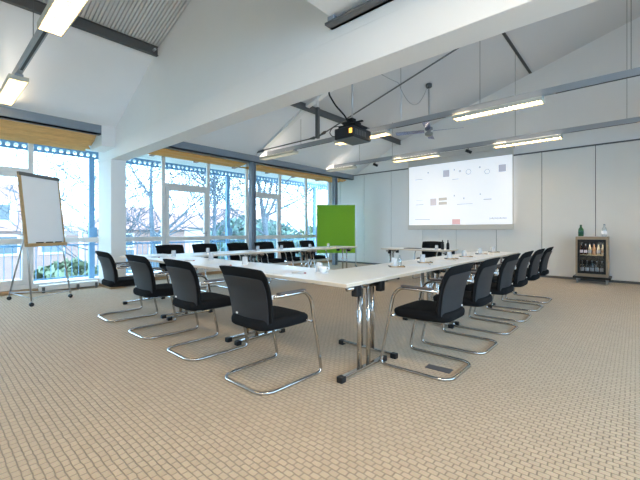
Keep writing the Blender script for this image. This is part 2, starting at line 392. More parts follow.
# ------------------------------------------------------------------ outside
struct(MB().box(-10.2, XW-.1, -6, 16, -.2, -.02).build('floor_balcony', M['deck']), 'pale balcony deck outside the windows', 'balcony')
struct(MB().box(-140, -10.2, -80, 120, -4.3, -4.2).build('floor_garden', M['grass']), 'lawn and ground beyond the balcony', 'ground')
struct(MB().quad_box([(-10.1,-6,2.98),(-8.2,-6,3.14),(-8.2,16,3.14),(-10.1,16,2.98),(-10.1,-6,3.04),(-8.2,-6,3.20),(-8.2,16,3.20),(-10.1,16,3.04)]).build('ceiling_eaves', M['soffit']), 'white eaves soffit outside the windows', 'eaves')
rl = ['outside the leftmost glazing', 'near the flipchart window', 'left of the white pier', 'just right of the white pier', 'over the first casement', 'beside the grey steel column', 'over the second casement', 'left of the green pinboard', 'in the far window corner']
for k, y in enumerate([.09,1.34,2.57,3.78,4.95,6.17,7.43,8.60,9.82]):
    m = MB().quad_box([(-8.95,y-.05,2.96),(-8.34,y-.05,3.03),(-8.34,y+.05,3.03),(-8.95,y+.05,2.96),(-8.95,y-.05,3.06),(-8.34,y-.05,3.12),(-8.34,y+.05,3.12),(-8.95,y+.05,3.06)])
    tag(m.build('eaves_rafter', M['rafter']), 'brown eaves rafter '+rl[k], 'rafter', 'brown rafters under the eaves')
# perforated beam: cells with octagonal holes
def perforated(y0, y1, z0, z1, x):
    m = MB(); pitch = .128; zc = (z0+z1)/2; r = .043
    n = int((y1-y0)/pitch)
    for i in range(n):
        c = y0+(i+.5)*pitch; h = pitch/2; H = (z1-z0)/2
        outer = [(h,-H),(h,0),(h,H),(0,H),(-h,H),(-h,0),(-h,-H),(0,-H)]
        inner = [(r*math.cos(t), r*math.sin(t)) for t in [-PI/4+PI/4*k for k in range(8)]]
        b = len(m.v)
        for (p, q) in outer: m.v.append(Vector((x, c+p, zc+q)))
        for (p, q) in inner: m.v.append(Vector((x, c+p, zc+q)))
        for k in range(8):
            k2 = (k+1) % 8; m.f.append([b+k, b+k2, b+8+k2, b+8+k])
    return m
o = perforated(-1.2, 12.6, 2.80, 2.97, -9.5).build('perforated_beam', M['bluesteel'], solid=.02)
tag(o, 'blue steel beam with a row of round holes under the eaves outside', 'beam')
PL = ['blue steel post outside the window left of the white pier', 'blue steel post outside, just left of the grey steel column', 'blue steel post outside beside the green pinboard']
for k, y in enumerate([2.65, 6.35, 10.35]):
    t = thing('blue_post', PL[k], 'post', (-9.5,y,-.02), 0, 'blue posts of the balcony')
    MB().box(-.04,.04,-.055,.055,0,2.83).build('shaft', M['bluesteel'], t)
    MB().box(.04,.12,-.085,.085,.98,1.22).build('junction_box', M['bluesteel'], t, bevel=.01)
for k, (a, b) in enumerate([(-1.0, 2.58), (2.72, 6.28), (6.42, 10.28), (10.42, 13.5)]):
    t = thing('balcony_railing', ['balcony railing section outside the leftmost windows behind the flipchart', 'balcony railing section outside between pier and steel column', 'balcony railing section outside left of the green pinboard', 'last balcony railing section beyond the far window corner'][k], 'railing', (-9.5,(a+b)/2,-.02), 0, 'balcony railing sections')
    h = (b-a)/2
    MB().box(-.02,.02,-h,h,.80,.84).build('top_rail', M['bluesteel'], t)
    MB().box(-.012,.012,-h,h,.09,.115).build('bottom_rail', M['bluesteel'], t)
    n = int((b-a)/.125); b0 = None
    for j in range(n):
        y = -h+.06+j*(2*h-.12)/(n-1)
        if b0 is None:
            b0 = MB().tube([(0,0,.115),(0,0,.80)], .008, 6).build('baluster', M['bluesteel'], t); b0.location = (0,y,0)
        else:
            c = b0.copy(); COL.objects.link(c); c.parent = t; c.location = (0,y,0)

def house(lab, x0, x1, y0, y1, ze, zr, wall, wins, dormers=(), hip=1.5, group='houses across the garden'):
    t = thing('house', lab, 'house', ((x0+x1)/2,(y0+y1)/2,-4.2), 0, group); cx, cy = (x0+x1)/2, (y0+y1)/2
    hx, hy = (x1-x0)/2, (y1-y0)/2; Z = lambda z: z+4.2
    MB().box(-hx,hx,-hy,hy,0,Z(ze)).build('wall', wall, t)
    e = .35
    m = MB(); P = [(-hx-e,-hy-e,Z(ze)-.1),(hx+e,-hy-e,Z(ze)-.1),(hx+e,hy+e,Z(ze)-.1),(-hx-e,hy+e,Z(ze)-.1),(0,-hy-e+hip,Z(zr)),(0,hy+e-hip,Z(zr))]
    m.v += [Vector(p) for p in P]; m.f += [[0,1,4],[1,2,5,4],[2,3,5],[3,0,4,5],[3,2,1,0]]
    m.build('roof', M['roof'], t)
    for (yc, zc, w, h) in wins:
        f = MB().cbox((hx+.02, yc-cy, Z(zc)), (.08, w+.25, h+.25)).build('window', M['label'], t)
        MB().cbox((hx+.05, yc-cy, Z(zc)), (.08, w, h)).build('pane', M['darkglass'], f)
    for (yc, zc) in dormers:
        d = MB().box(hx-2.2, hx-.1, yc-cy-.9, yc-cy+.9, Z(zc)-.75, Z(zc)+.7).build('dormer', M['label'], t)
        MB().cbox((hx-.08, yc-cy, Z(zc)), (.06, 1.1, .8)).build('pane', M['darkglass'], d)
    return t
house('pale pink house with a red hipped roof and dormer seen left behind the flipchart', -31, -25, -4.5, 6.3, 1.2, 3.9, M['pink'],
      [(2.9,.35,1.1,.9),(.5,.35,1.1,.9),(5.0,.35,1.0,.9),(2.9,-2.2,1.1,1.2),(5.0,-2.2,1.1,1.2)], [(2.6,2.1)], hip=2.6)
house('pink house with a low red roof seen behind the bare tree right of the pier', -36, -30, 9.4, 15.6, 1.3, 3.2, M['pink'],
      [(10.7,-1.2,1.2,1.6),(13.2,-1.2,1.2,1.6),(10.7,.4,1,.8),(13.2,.4,1,.8)], hip=2.2)
house('distant cream house with a red roof seen through the far windows', -52, -44, 26, 41, 1.6, 4.6, M['cream'],
      [(28,.2,1.4,1.3),(31,.2,1.4,1.3),(34,.2,1.4,1.3),(37,.2,1.4,1.3)], hip=3)
house('distant red roofed house seen over the hedge between pier and steel column', -66, -56, 26, 36, .6, 4.2, M['cream'],
      [(28,-.6,1.4,1.3),(31.5,-.6,1.4,1.3)], hip=3)

def tree(lab, x, y, z0, h, r0, seed, lean=0, first=.35, spread=1.0, nbr=9):
    rnd = random.Random(seed)
    t = thing('bare_tree', lab, 'tree', (x,y,z0), 0, 'leafless trees outside')
    tm = MB(); bmz = MB()
    def grow(p, d, length, r, depth, m):
        n = 5 if depth < 2 else 3; pts = [p.copy()]; rs = [r]; dd = d.copy(); q = p.copy()
        nodes = []
        for i in range(n):
            dd = (dd+Vector((rnd.uniform(-1,1), rnd.uniform(-1,1), rnd.uniform(-.35,.55)))*.20).normalized()
            q = q+dd*(length/n); rr = r*(1-.75*(i+1)/n); pts.append(q.copy()); rs.append(rr); nodes.append((q.copy(), dd.copy(), rr))
        m.tube(pts, rs, 6 if depth < 2 else 4, cap=False)
        if depth >= 3: return
        k = [0, 5, 4, 3, 2][depth+1] if depth < 3 else 0
        for i in range(k):
            a = rnd.choice(nodes[:-1]) if i else nodes[-1]
            side = Vector((rnd.uniform(-1,1), rnd.uniform(-1,1), rnd.uniform(-.25,.8))).normalized()
            nd = (a[1]*.75+side*.95*spread).normalized()
            grow(a[0], nd, length*rnd.uniform(.6,.85), max(a[2]*.72, .016), depth+1, bmz)
    # trunk
    q = Vector((0,0,0)); pts = [q.copy()]; rs = [r0]; dd = Vector((rnd.uniform(-.05,.05), lean, 1)).normalized(); N = 10; nd = []
    for i in range(N):
        dd = (dd+Vector((rnd.uniform(-1,1), rnd.uniform(-1,1), .3))*.06).normalized(); q = q+dd*(h/N)
        pts.append(q.copy()); rs.append(r0*(1-.85*(i+1)/N)); nd.append((q.copy(), dd.copy(), rs[-1], (i+1)/N))
    tm.tube(pts, rs, 10)
    nbr += 2
    for i in range(nbr):
        c = rnd.choice([n for n in nd if n[3] >= first])
        az = 2*PI*i/nbr+rnd.uniform(-.4,.4)
        side = Vector((math.cos(az)*.8, math.sin(az), rnd.uniform(.15,.9))).normalized()
        grow(c[0], (side*spread+c[1]*.3).normalized(), h*rnd.uniform(.26,.40), c[2]*.62, 0, bmz)
    tm.build('trunk', M['bark'], t, smooth=True); bmz.build('branches', M['bark'], t, smooth=True, fix=False)
tree('bare tree with a forked crown just right of the white pier', -14.6, 6.1, -4.2, 9.6, .17, 11, first=.45, nbr=10)
tree('wide bare tree with slanting boughs outside the first casement', -13.8, 7.9, -4.2, 8.8, .15, 23, lean=.10, first=.45, nbr=10)
tree('stout bare tree outside the second casement', -15.5, 13.6, -4.2, 10.2, .26, 31, first=.42, nbr=12)
tree('bare tree left of the green pinboard outside the last windows', -14.0, 15.4, -4.2, 9.4, .16, 47, first=.45, nbr=10)
tree('thin twiggy tree outside between the flipchart and the white pier', -17.5, 4.9, -4.2, 7.2, .10, 5, first=.5, nbr=8)

def bush(lab, x, y, z0, rx, ry, h, n, m, seed):
    rnd = random.Random(seed); t = thing('evergreen_bush', lab, 'bush', (x,y,z0), 0, 'evergreen shrubs in the garden')
    b = MB()
    for i in range(n):
        a = rnd.uniform(0,2*PI); ph = rnd.uniform(0,PI); rr = rnd.uniform(.75,1.05)
        p = Vector((rx*rr*math.cos(a)*math.sin(ph), ry*rr*math.sin(a)*math.sin(ph), h/2+h/2*rr*math.cos(ph)))
        s = rnd.uniform(.10,.26)*(1 if h < 3 else 1.3)
        d1 = Vector((rnd.uniform(-1,1),rnd.uniform(-1,1),rnd.uniform(-1,1))).normalized()*s; d2 = d1.orthogonal().normalized()*s*.55
        k = len(b.v); b.v += [p-d1, p+d2, p+d1, p-d2]; b.f.append([k,k+1,k+2,k+3])
    b.build('foliage', m, t, fix=False)
    MB().tube([(0,0,0),(0,0,h*.6)], .06, 6).build('stem', M['bark'], t)
bush('green shrub outside below the railing behind the flipchart', -14.5, 3.4, -4.2, 1.6, 2.0, 4.1, 2600, M['leaf2'], 1)
bush('dense dark green shrub outside just left of the white pier', -14.0, 5.0, -4.2, 1.5, 1.5, 3.6, 2000, M['leaf'], 2)
bush('green shrub outside at the left edge below the railing', -15.5, .8, -4.2, 1.6, 1.6, 3.3, 1800, M['leaf'], 3)
bush('tall blue green evergreen mass outside the first casement', -21, 15.4, -4.2, 2.5, 3.2, 6.2, 3000, M['leaf'], 4)
bush('blue green evergreen mass outside behind the grey steel column', -24, 20.5, -4.2, 2.6, 3.6, 6.0, 3000, M['leaf'], 5)
bush('olive green shrub outside left of the green pinboard', -22, 24.5, -4.2, 2.6, 3.6, 5.6, 2600, M['leaf2'], 6)

# ------------------------------------------------------------------ chairs
def yrear(z):
    T = [(.40,-.222),(.47,-.232),(.55,-.240),(.63,-.252),(.71,-.272),(.79,-.304),(.87,-.343)]
    for (a, b), (c, d) in zip(T[:-1], T[1:]):
        if z <= c: return b+(d-b)*(z-a)/(c-a)
    return T[-1][1]
def back_grid(z0, z1, wf, thick, off, nu=22, nv=18, edge=8, curve=.030):
    m = MB(); F = []; B = []
    for j in range(nv+1):
        v = j/nv; z = z0+(z1-z0)*v; w = wf(v); f = []; b = []
        for i in range(nu+1):
            u = -1+2*i/nu; x = w*u
            y = yrear(z)+curve*u*u+off
            t = thick*(1-abs(u)**edge*.7)*(1-abs(2*v-1)**10*.7)
            zz = z-.012*u*u*(1 if v > .5 else -1)*abs(2*v-1)**2
            b.append((x, y, zz)); f.append((x, y+t, zz))
        F.append(f); B.append(b)
    m.grid(F); m.grid([r[::-1] for r in B])
    n = (nu+1)*(nv+1); W = nu+1
    f = lambda j, i: j*W+i
    g = lambda j, i: n+j*W+(nu-i)
    for i in range(nu):
        m.f.append([f(0,i+1), f(0,i), g(0,i), g(0,i+1)]); m.f.append([f(nv,i), f(nv,i+1), g(nv,i+1), g(nv,i)])
    for j in range(nv):
        m.f.append([f(j,0), f(j+1,0), g(j+1,0), g(j,0)]); m.f.append([f(j+1,nu), f(j,nu), g(j,nu), g(j+1,nu)])
    return m
def make_chair():
    t = empty('conference_chair')
    R = .0125; X = .260
    half = [(X,-.205,.664),(X,.105,.664),(X,.165,.60),(X,.288,R),(X-.005,-.235,R),(X-.07,-.296,R)]
    path = [Vector(p) for p in half]+[Vector((-p[0],p[1],p[2])) for p in half[::-1]]
    rad = [0,.05,.05,.055,.06,.06,.06,.06,.055,.05,.05,0]
    MB().tube(fillet(path, rad, 6), R, 12).build('sled_frame', M['chrome'], t, smooth=True)
    MB().tube([(-X+.01,.185,.425),(X-.01,.185,.425)], .010, 10).build('cross_bar', M['chrome'], t, smooth=True)
    MB().tube(fillet([(-.19,.185,.418),(-.19,-.10,.418),(.19,-.10,.418),(.19,.185,.418)], .03), .009, 8).build('seat_support', M['dsteel'], t, smooth=True)
    # seat: rounded cushion
    m = MB(); rows = []
    def outline(s, z, drop=0):
        pts = []
        for k in range(36):
            a = 2*PI*k/36; c, sn = math.cos(a), math.sin(a); e = .32
            x = (abs(c)**e)*(1 if c > 0 else -1)*.235*s; y = (abs(sn)**e)*(1 if sn > 0 else -1)*.240*s
            if y < 0: x *= 1-.12*(-y/.235)
            pts.append(Vector((x, y-.030, z-(.018 if y > .18 else 0)*drop)))
        return pts
    lay = [outline(.80,.418), outline(.93,.420), outline(.985,.432), outline(1.0,.458), outline(.985,.482,.6), outline(.93,.494,.8), outline(.75,.498,.4), outline(.4,.497), outline(.1,.496)]
    for l in lay: m.v += l
    for i in range(len(lay)-1):
        for k in range(36):
            k2 = (k+1) % 36; m.f.append([i*36+k, i*36+k2, (i+1)*36+k2, (i+1)*36+k])
    m.f.append(list(range(36))[::-1]); m.f.append([8*36+k for k in range(36)])
    m.build('seat', M['black'], t, smooth=True)
    wf = lambda v: (.236+.026*min(1, v*1.25)**1.1)
    back_grid(.462, .870, wf, .052, .0).build('backrest', M['black'], t, smooth=True, subs=1)
    wf2 = lambda v: (.216+.020*min(1, v*1.25)**1.1)
    back_grid(.455, .800, wf2, .016, -.013, edge=12, curve=.028).build('back_shell', M['shell'], t, smooth=True, subs=1)['label'] = 'charcoal rear shell'
    for s in (1,-1):
        MB().bar((s*X,-.17,.681),(s*X,.09,.681), .042, .016).build('armrest', M['pad'], t, bevel=.007, seg=3)
        b = MB(); b.bar((s*.232,-.222,.660),(s*.252,-.182,.664), .012, .030)
        b.build('back_bracket', M['silver'], t, bevel=.004)
    tg = MB().cbox((0,0,0),(.020,.006,.014)).build('logo_tag', M['label'], t, bevel=.002); tg.location = (-.10, -.256, .515); tg['label'] = 'tiny white tag'
    return t
proto = make_chair(); used = [False]
def place_chair(x, y, rz, lab, grp, tagx=-.10):
    o = copy_tree(proto) if used[0] else proto
    used[0] = True
    o.location = (x, y, 0); o.rotation_euler = (0,0,rz)
    for c in o.children:
        if c.name.startswith('logo_tag'): c.location.x = tagx
    return tag(o, lab, 'chair', grp)
G1 = 'chairs along the near table row'
rz = [.0, -.01, .015, -.02]
L1 = ['largest black cantilever chair, closest to the viewer, left of the table corner',
      'second black cantilever chair from the right in the near row',
      'third black cantilever chair from the right in the near row',
      'black cantilever chair at the left end of the near row, beside the white pier']
for x, l, r in zip([-2.15,-3.10,-4.02,-5.06], L1, rz): place_chair(x+.03, 1.82, r, l, G1)
YC = [2.83,3.59,4.40,5.12,5.88,6.62]; YL = [3.02,3.70,4.48,5.19,5.88,6.60]
ordw = ['first', 'second', 'third', 'fourth', 'fifth', 'sixth']
ordl = ['first and nearest', 'second', 'third', 'fourth', 'fifth', 'sixth and farthest']
for k, (y, l) in enumerate(zip(YC, ordl)):
    place_chair(-1.32, y, PI/2+[.0,.01,-.01,.01,-.005,.01][k], 'black chair on the right side, %s in its line%s' % (l, ' beside the table corner' if k == 0 else ''), 'chairs along the right table wing', .11)
for k, (y, l) in enumerate(zip(YL, ordl)):
    place_chair(-6.05, y, -PI/2+[.03,-.02,.02,-.03,.02,.0][k], 'black chair by the windows, %s from the left%s' % (ordw[k], ', beside the green pinboard' if k == 5 else ''), 'chairs along the window side wing')
place_chair(-3.62, 7.86, PI+.06, 'black chair at the small speaker table below the projection screen', None)

# ------------------------------------------------------------------ tables
def make_table(Lx, W, ends=(1,1)):
    t = empty('folding_table')
    MB().box(-Lx/2,Lx/2,-W/2,W/2,.712,.74).build('tabletop', M['top'], t, bevel=.003, seg=2)
    m = MB(); e = .0015
    m.box(-Lx/2-e,-Lx/2,-W/2,W/2,.7145,.7375); m.box(Lx/2,Lx/2+e,-W/2,W/2,.7145,.7375)
    m.box(-Lx/2,Lx/2,-W/2-e,-W/2,.7145,.7375); m.box(-Lx/2,Lx/2,W/2,W/2+e,.7145,.7375)
    m.build('edge_band', M['edge'], t)
    for s in (-1, 1):
        x = s*(Lx/2-.078); l = empty('leg_frame'); l.parent = t
        b = MB(); b.bar((x,-.285,.032),(x,.285,.032), .040, .022)
        b.build('foot', M['chrome'], l, bevel=.006)
        for q in (-1, 1):
            MB().box(x-.026,x+.026,q*.29-.028,q*.29+.028,0,.045).build('foot_cap', M['bplast'], l, bevel=.006)
            MB().tube([(x,q*.062,.040),(x,q*.062,.675)], .0195, 14).build('column', M['chrome'], l, smooth=True)
            MB().box(x-.012,x+.042,q*.17+.05-.034,q*.17+.05+.034,.615,.7115).build('clamp', M['bplast'], l, bevel=.008)
        MB().tube([(x,-.22,.680),(x,.22,.680)], .0175, 12).build('cross_tube', M['chrome'], l, smooth=True)
        MB().tube(fillet([(x-s*.02,-.02,.60),(x-s*.06,-.02,.64),(x-s*.16,-.02,.702)], .02), .008, 8).build('brace', M['chrome'], l, smooth=True)
    return t
T0 = make_table(1.445, .66); T1 = None
GT1, GT2, GT3 = 'near row of folding tables', 'right wing of folding tables', 'window side wing of folding tables'
def put(src, x, y, rz, lab, grp, first=False):
    o = src if first else copy_tree(src); o.location = (x,y,0); o.rotation_euler = (0,0,rz); return tag(o, lab, 'table', grp)
fl = ['white folding table at the near corner of the U, its chrome T legs fully visible', 'white folding table in the middle of the near row', 'white folding table at the left end of the near row, beside the pier']
for k, x in enumerate([-2.276,-3.726,-5.176]): put(T0, x, 2.36, 0, fl[k], GT1, k == 0)
wl = ['white folding table nearest the viewer in the right wing, behind the first right chair', 'white folding table in the middle of the right wing', 'white folding table at the far end of the right wing, towards the back wall']
for k, y in enumerate([3.418,4.868,6.318]): put(T0, -1.885, y, PI/2, wl[k], GT2)
wl = ['white folding table at the left end of the window side wing', 'white folding table in the middle of the window side wing', 'white folding table at the right end of the window side wing, before the green pinboard']
for k, y in enumerate([3.418,4.868,6.318]): put(T0, -5.385, y+.002, PI/2, wl[k], GT3)
put(T0, -3.47, 7.05, 0, 'small white speaker table below the projection screen', None)

# ------------------------------------------------------------------ things on the tables
ZTB = .7405
def tumbler_mesh(h=.088, r0=.034, r1=.029):
    return MB().lathe((0,0), [(r0,0),(r0,.004),(r1,h),(r1-.003,h),(r1-.003,h-.006),(r1-.0035,h-.007),(r0-.003,.006)], 18)
tumb = tumbler_mesh().build('tumbler', M['frost'], smooth=True, loc=(0,0,ZTB))
first = [True]
def tumbler(x, y, z, lab, grp='upturned glasses on the tables'):
    o = tumb if first[0] else tumb.copy()
    if not first[0]: COL.objects.link(o)
    first[0] = False; o.location = (x,y,z); return tag(o, lab, 'glass', grp)
def cup_root():
    t = empty('coffee_cup')
    MB().lathe((0,0), [(.012,0),(.045,.004),(.055,.012),(.050,.012),(.02,.008)], 18).build('saucer', M['porcelain'], t, smooth=True)
    MB().lathe((0,0), [(.018,.009),(.028,.016),(.034,.045),(.036,.062),(.033,.062),(.03,.03),(.02,.018)], 18).build('cup', M['porcelain'], t, smooth=True)
    MB().tube(fillet([(.034,0,.052),(.056,0,.05),(.052,0,.03),(.030,0,.026)],.012), .003, 6).build('handle', M['porcelain'], t, smooth=True)
    return t
tray0 = None
def tray_root():
    t = empty('serving_tray')
    MB().box(-.075,.075,-.05,.05,0,.008).build('board', M['wood'], t, bevel=.003)
    for s in (-1,1): MB().box(s*.075-.004,s*.075+.004,-.05,.05,0,.014).build('end_grip', M['bplast'], t, bevel=.003)
    return t
TR = [(-1.89,3.34,'nearest the table corner'),(-1.89,4.01,'second from the table corner'),(-1.87,4.77,'third from the table corner'),(-1.85,5.27,'fourth from the table corner'),(-1.88,6.05,'second from the far end'),(-1.88,6.74,'at the far end')]
cup0 = cup_root(); tray0 = tray_root(); ang = math.radians(41)
for k, (x, y, w) in enumerate(TR):
    t = tray0 if k == 0 else copy_tree(tray0); t.location = (x,y,ZTB); t.rotation_euler = (0,0,ang)
    tag(t, 'small wooden tray on the right table wing, '+w, 'tray', 'small trays on the right wing')
    d = Vector((math.cos(ang), math.sin(ang), 0))
    tumbler(x-d.x*.028, y-d.y*.028, ZTB+.0085, 'upturned glass on the right wing tray '+w, 'glasses on the right wing trays')
bt = MB().lathe((0,0), [(.020,0),(.022,.01),(.022,.07),(.010,.095),(.009,.115)], 14).build('small_bottle', M['clearb'], smooth=True)
d = Vector((math.cos(ang), math.sin(ang), 0)); x, y, w = TR[0]
bt.location = (x+d.x*.030, y+d.y*.030, ZTB+.0085); tag(bt, 'small clear bottle on the right wing tray nearest the table corner', 'bottle')
FR = [(-2.20,2.46,'nearest the table corner'),(-3.31,2.44,'second from the table corner'),(-4.20,2.55,'third from the table corner'),(-5.12,2.49,'at the left end')]
for k, (x, y, w) in enumerate(FR):
    tumbler(x, y, ZTB, 'upturned glass on the near table row, '+w, 'glasses on the near table row')
    if k == 0: cup0.location = (x+.10, y-.06, ZTB); cup0.rotation_euler = (0,0,1); tag(cup0, 'white cup and saucer on the near table row beside the table corner', 'cup')
n0 = MB().box(-.105,.105,-.148,.148,0,.004).build('note_sheet', M['paper']); p0 = None
def pen_root():
    t = empty('pen'); MB().tube([(0,-.06,.005),(0,.05,.005)], .0045, 8).build('barrel', M['alu'], t, smooth=True)
    MB().tube([(0,.05,.005),(0,.07,.005)], .005, 8).build('tip', M['red'], t, smooth=True); return t
p0 = pen_root()
NP = [(-2.42,2.24,.05,'near row at the largest chair'),(-3.52,2.22,.0,'near row at its second chair from the right'),(-4.38,2.24,.1,'near row at its third chair from the right'),(-5.28,2.22,.0,'near row at its left end')]
NP += [(-1.74,y-.25,PI/2,'right wing before its %s chair' % w) for y, w in ((3.9,'second'),(4.65,'third'),(5.37,'fourth'),(6.17,'fifth'))]
for k, (x, y, r, w) in enumerate(NP):
    o = n0 if k == 0 else n0.copy()
    if k: COL.objects.link(o)
    o.location = (x,y,ZTB); o.rotation_euler = (0,0,r); tag(o, 'white note paper on the '+w, 'paper', 'note papers on the tables')
    q = p0 if k == 0 else copy_tree(p0); q.location = (x+.16*math.cos(r), y+.16*math.sin(r), ZTB); q.rotation_euler = (0,0,r-1.0); tag(q, 'thin pen beside the paper on the '+w, 'pen', 'pens on the tables')
for k, (x, y, w) in enumerate([(-5.45,3.25,'at its left end'),(-5.45,4.32,'before the grey steel column'),(-5.38,4.87,'in its middle'),(-5.38,5.71,'second from its right end'),(-5.29,6.23,'at its right end before the green board')]):
    tumbler(x, y, ZTB, 'upturned glass on the window side table wing, '+w, 'glasses on the window side wing')
tumbler(-3.02, 6.94, ZTB, 'upturned glass on the small speaker table')
for k, (x, y, w) in enumerate([(-2.93,7.02,'left one'),(-2.86,7.12,'right one')]):
    o = MB().lathe((0,0), [(.028,0),(.030,.01),(.030,.11),(.012,.15),(.011,.19),(.008,.192)], 16).build('dark_bottle', M['bplast'], smooth=True, loc=(x,y,ZTB)); tag(o, 'slim dark bottle on the small speaker table, '+w, 'bottle', 'dark bottles on the speaker table')
tag(MB().box(-.16,.16,-.10,.10,0,.014).build('document_folder', M['dsteel'], bevel=.004, loc=(-3.55,6.95,ZTB)), 'flat dark folder lying on the small speaker table', 'folder')
# floor outlet plate in the carpet beneath the corner chair
t = thing('floor_outlet', 'dark slatted floor outlet under the nearest right side chair', 'outlet', (-1.20,2.80,0), .05)
MB().box(-.10,.10,-.045,.045,.0,.004).build('plate', M['grid'], t)

# ------------------------------------------------------------------ drinks cooler
CX0, CX1, CY0, CY1 = -.985, -.435, 9.42, 9.90
cx = (CX0+CX1)/2
M['coolwood'] = noisy(mat('cooler_wood', (.42,.32,.22), .5), 6, .15, .05, (1,.15,4))
t = thing('wheeled_trolley', 'flat black trolley on four castors carrying the drinks cooler', 'trolley', (cx,(CY0+CY1)/2,0))
MB().box(-.32,.32,-.30,.25,.105,.148).build('deck', M['bplast'], t, bevel=.006)
for a in (-.25,.25):
    for b in (-.20,.20):
        w = MB().tube([(a-.014,b,.040),(a+.014,b,.040)], .040, 16).build('castor', M['alu'], t); MB().box(a-.018,a+.018,b-.018,b+.018,.06,.105).build('fork', M['alu'], w)
t = thing('drinks_cooler', 'wood sided glass door drinks cooler on a black trolley at the back wall', 'cooler', (cx,(CY0+CY1)/2,.149))
W, D, H = .275, .24, .845
for s in (-1,1): MB().box(min(s*W,s*(W-.035)),max(s*W,s*(W-.035)),-D,D,0,H-.06).build('side_panel', M['coolwood'], t)
MB().box(-W,W,-D,D,H-.06,H).build('top_panel', M['coolwood'], t, bevel=.004)
MB().box(-W+.035,W-.035,-D+.02,D,0,.06).build('base_panel', M['coolwood'], t)
MB().box(-W+.035,W-.035,D-.02,D,.06,H-.06).build('rear_panel', M['bplast'], t)
MB().box(-.215,.215,-D+.05,D-.03,.445,.455).build('shelf', M['creamb'], t)
d = MB(); x1 = W-.036
d.box(-x1,-x1+.04,-D-.005,-D+.02,.062,H-.062); d.box(x1-.04,x1,-D-.005,-D+.02,.062,H-.062); d.box(-x1+.04,x1-.04,-D-.005,-D+.02,.062,.11); d.box(-x1+.04,x1-.04,-D-.005,-D+.02,H-.115,H-.062)
d = d.build('door', M['bplast'], t); d['label'] = 'black framed glass door'
MB().box(-x1+.04,x1-.04,-D+.005,-D+.009,.11,H-.115).build('pane', M['coolglass'], d)
MB().bar((x1-.02,-D-.02,.3),(x1-.02,-D-.02,.6), .014, .014).build('handle', M['bplast'], d)
MB().box(-.20,.20,-D+.05,-D+.09,H-.075,H-.065).build('added_fill_strip', mat('cooler_fill_glow', (1,1,1), .5, emit=(1,.97,.9), es=9), t)  # glowing strip added behind the door frame to brighten the cooler inside
MB().box(-.24,.24,-.2,.2,H+.0005,H+.006).build('glass_plate', M['alu'], t)
def bottle(x, y, z, h, r, m, lab, grp, lm=None, capm=None, neck=.4):
    t = thing('drink_bottle', lab, 'bottle', (x,y,z), 0, grp)
    MB().lathe((0,0), [(r*.85,0),(r,.012),(r,h*.52),(r*.9,h*.62),(r*neck,h*.80),(r*neck*.9,h*.93)], 16).build('body', m, t, smooth=True)
    MB().lathe((0,0), [(r*neck,h*.93),(r*neck,h)], 12).build('cap', capm or M['cap'], t)
    MB().lathe((0,0), [(r*1.02,h*.18),(r*1.02,h*.44)], 16, cap=False).build('bottle_label', lm or M['label'], t, smooth=True)
    return t
zs = .149+.455; yb = 9.60
pos = ['leftmost', 'second from left', 'middle', 'second from right', 'rightmost']
mats = [M['redb'],M['redb'],M['creamb'],M['amberb'],M['creamb'],M['creamb']]
p6 = ['leftmost dark red', 'second dark red', 'third from left', 'fourth from left', 'fifth from left', 'rightmost']
for k in range(6): bottle(cx-.185+k*.074, 9.54, zs+.0005, .235, .029, mats[k], '%s bottle on the upper shelf of the drinks cooler' % p6[k], 'bottles on the upper cooler shelf', M['inkpink'] if k < 2 else M['amberb'] if k%2 else M['label'], M['cap'])
for k in range(5): bottle(cx-.17+k*.085, 9.54, .149+.0605, .27, .034, M['clearb'], '%s clear bottle on the lower shelf of the drinks cooler' % pos[k], 'bottles on the lower cooler shelf', M['label'], M['cap'])
bottle(cx-.195, 9.58, .149+H+.0065, .25, .050, M['greenb'], 'green bottle standing on top of the drinks cooler', 'bottles on top of the cooler', M['dgreenlabel'], M['dgreenlabel'])
bottle(cx+.205, 9.58, .149+H+.0065, .26, .044, M['clearb'], 'clear bluish bottle standing on top of the drinks cooler', 'bottles on top of the cooler', M['inklight'], M['cap'])

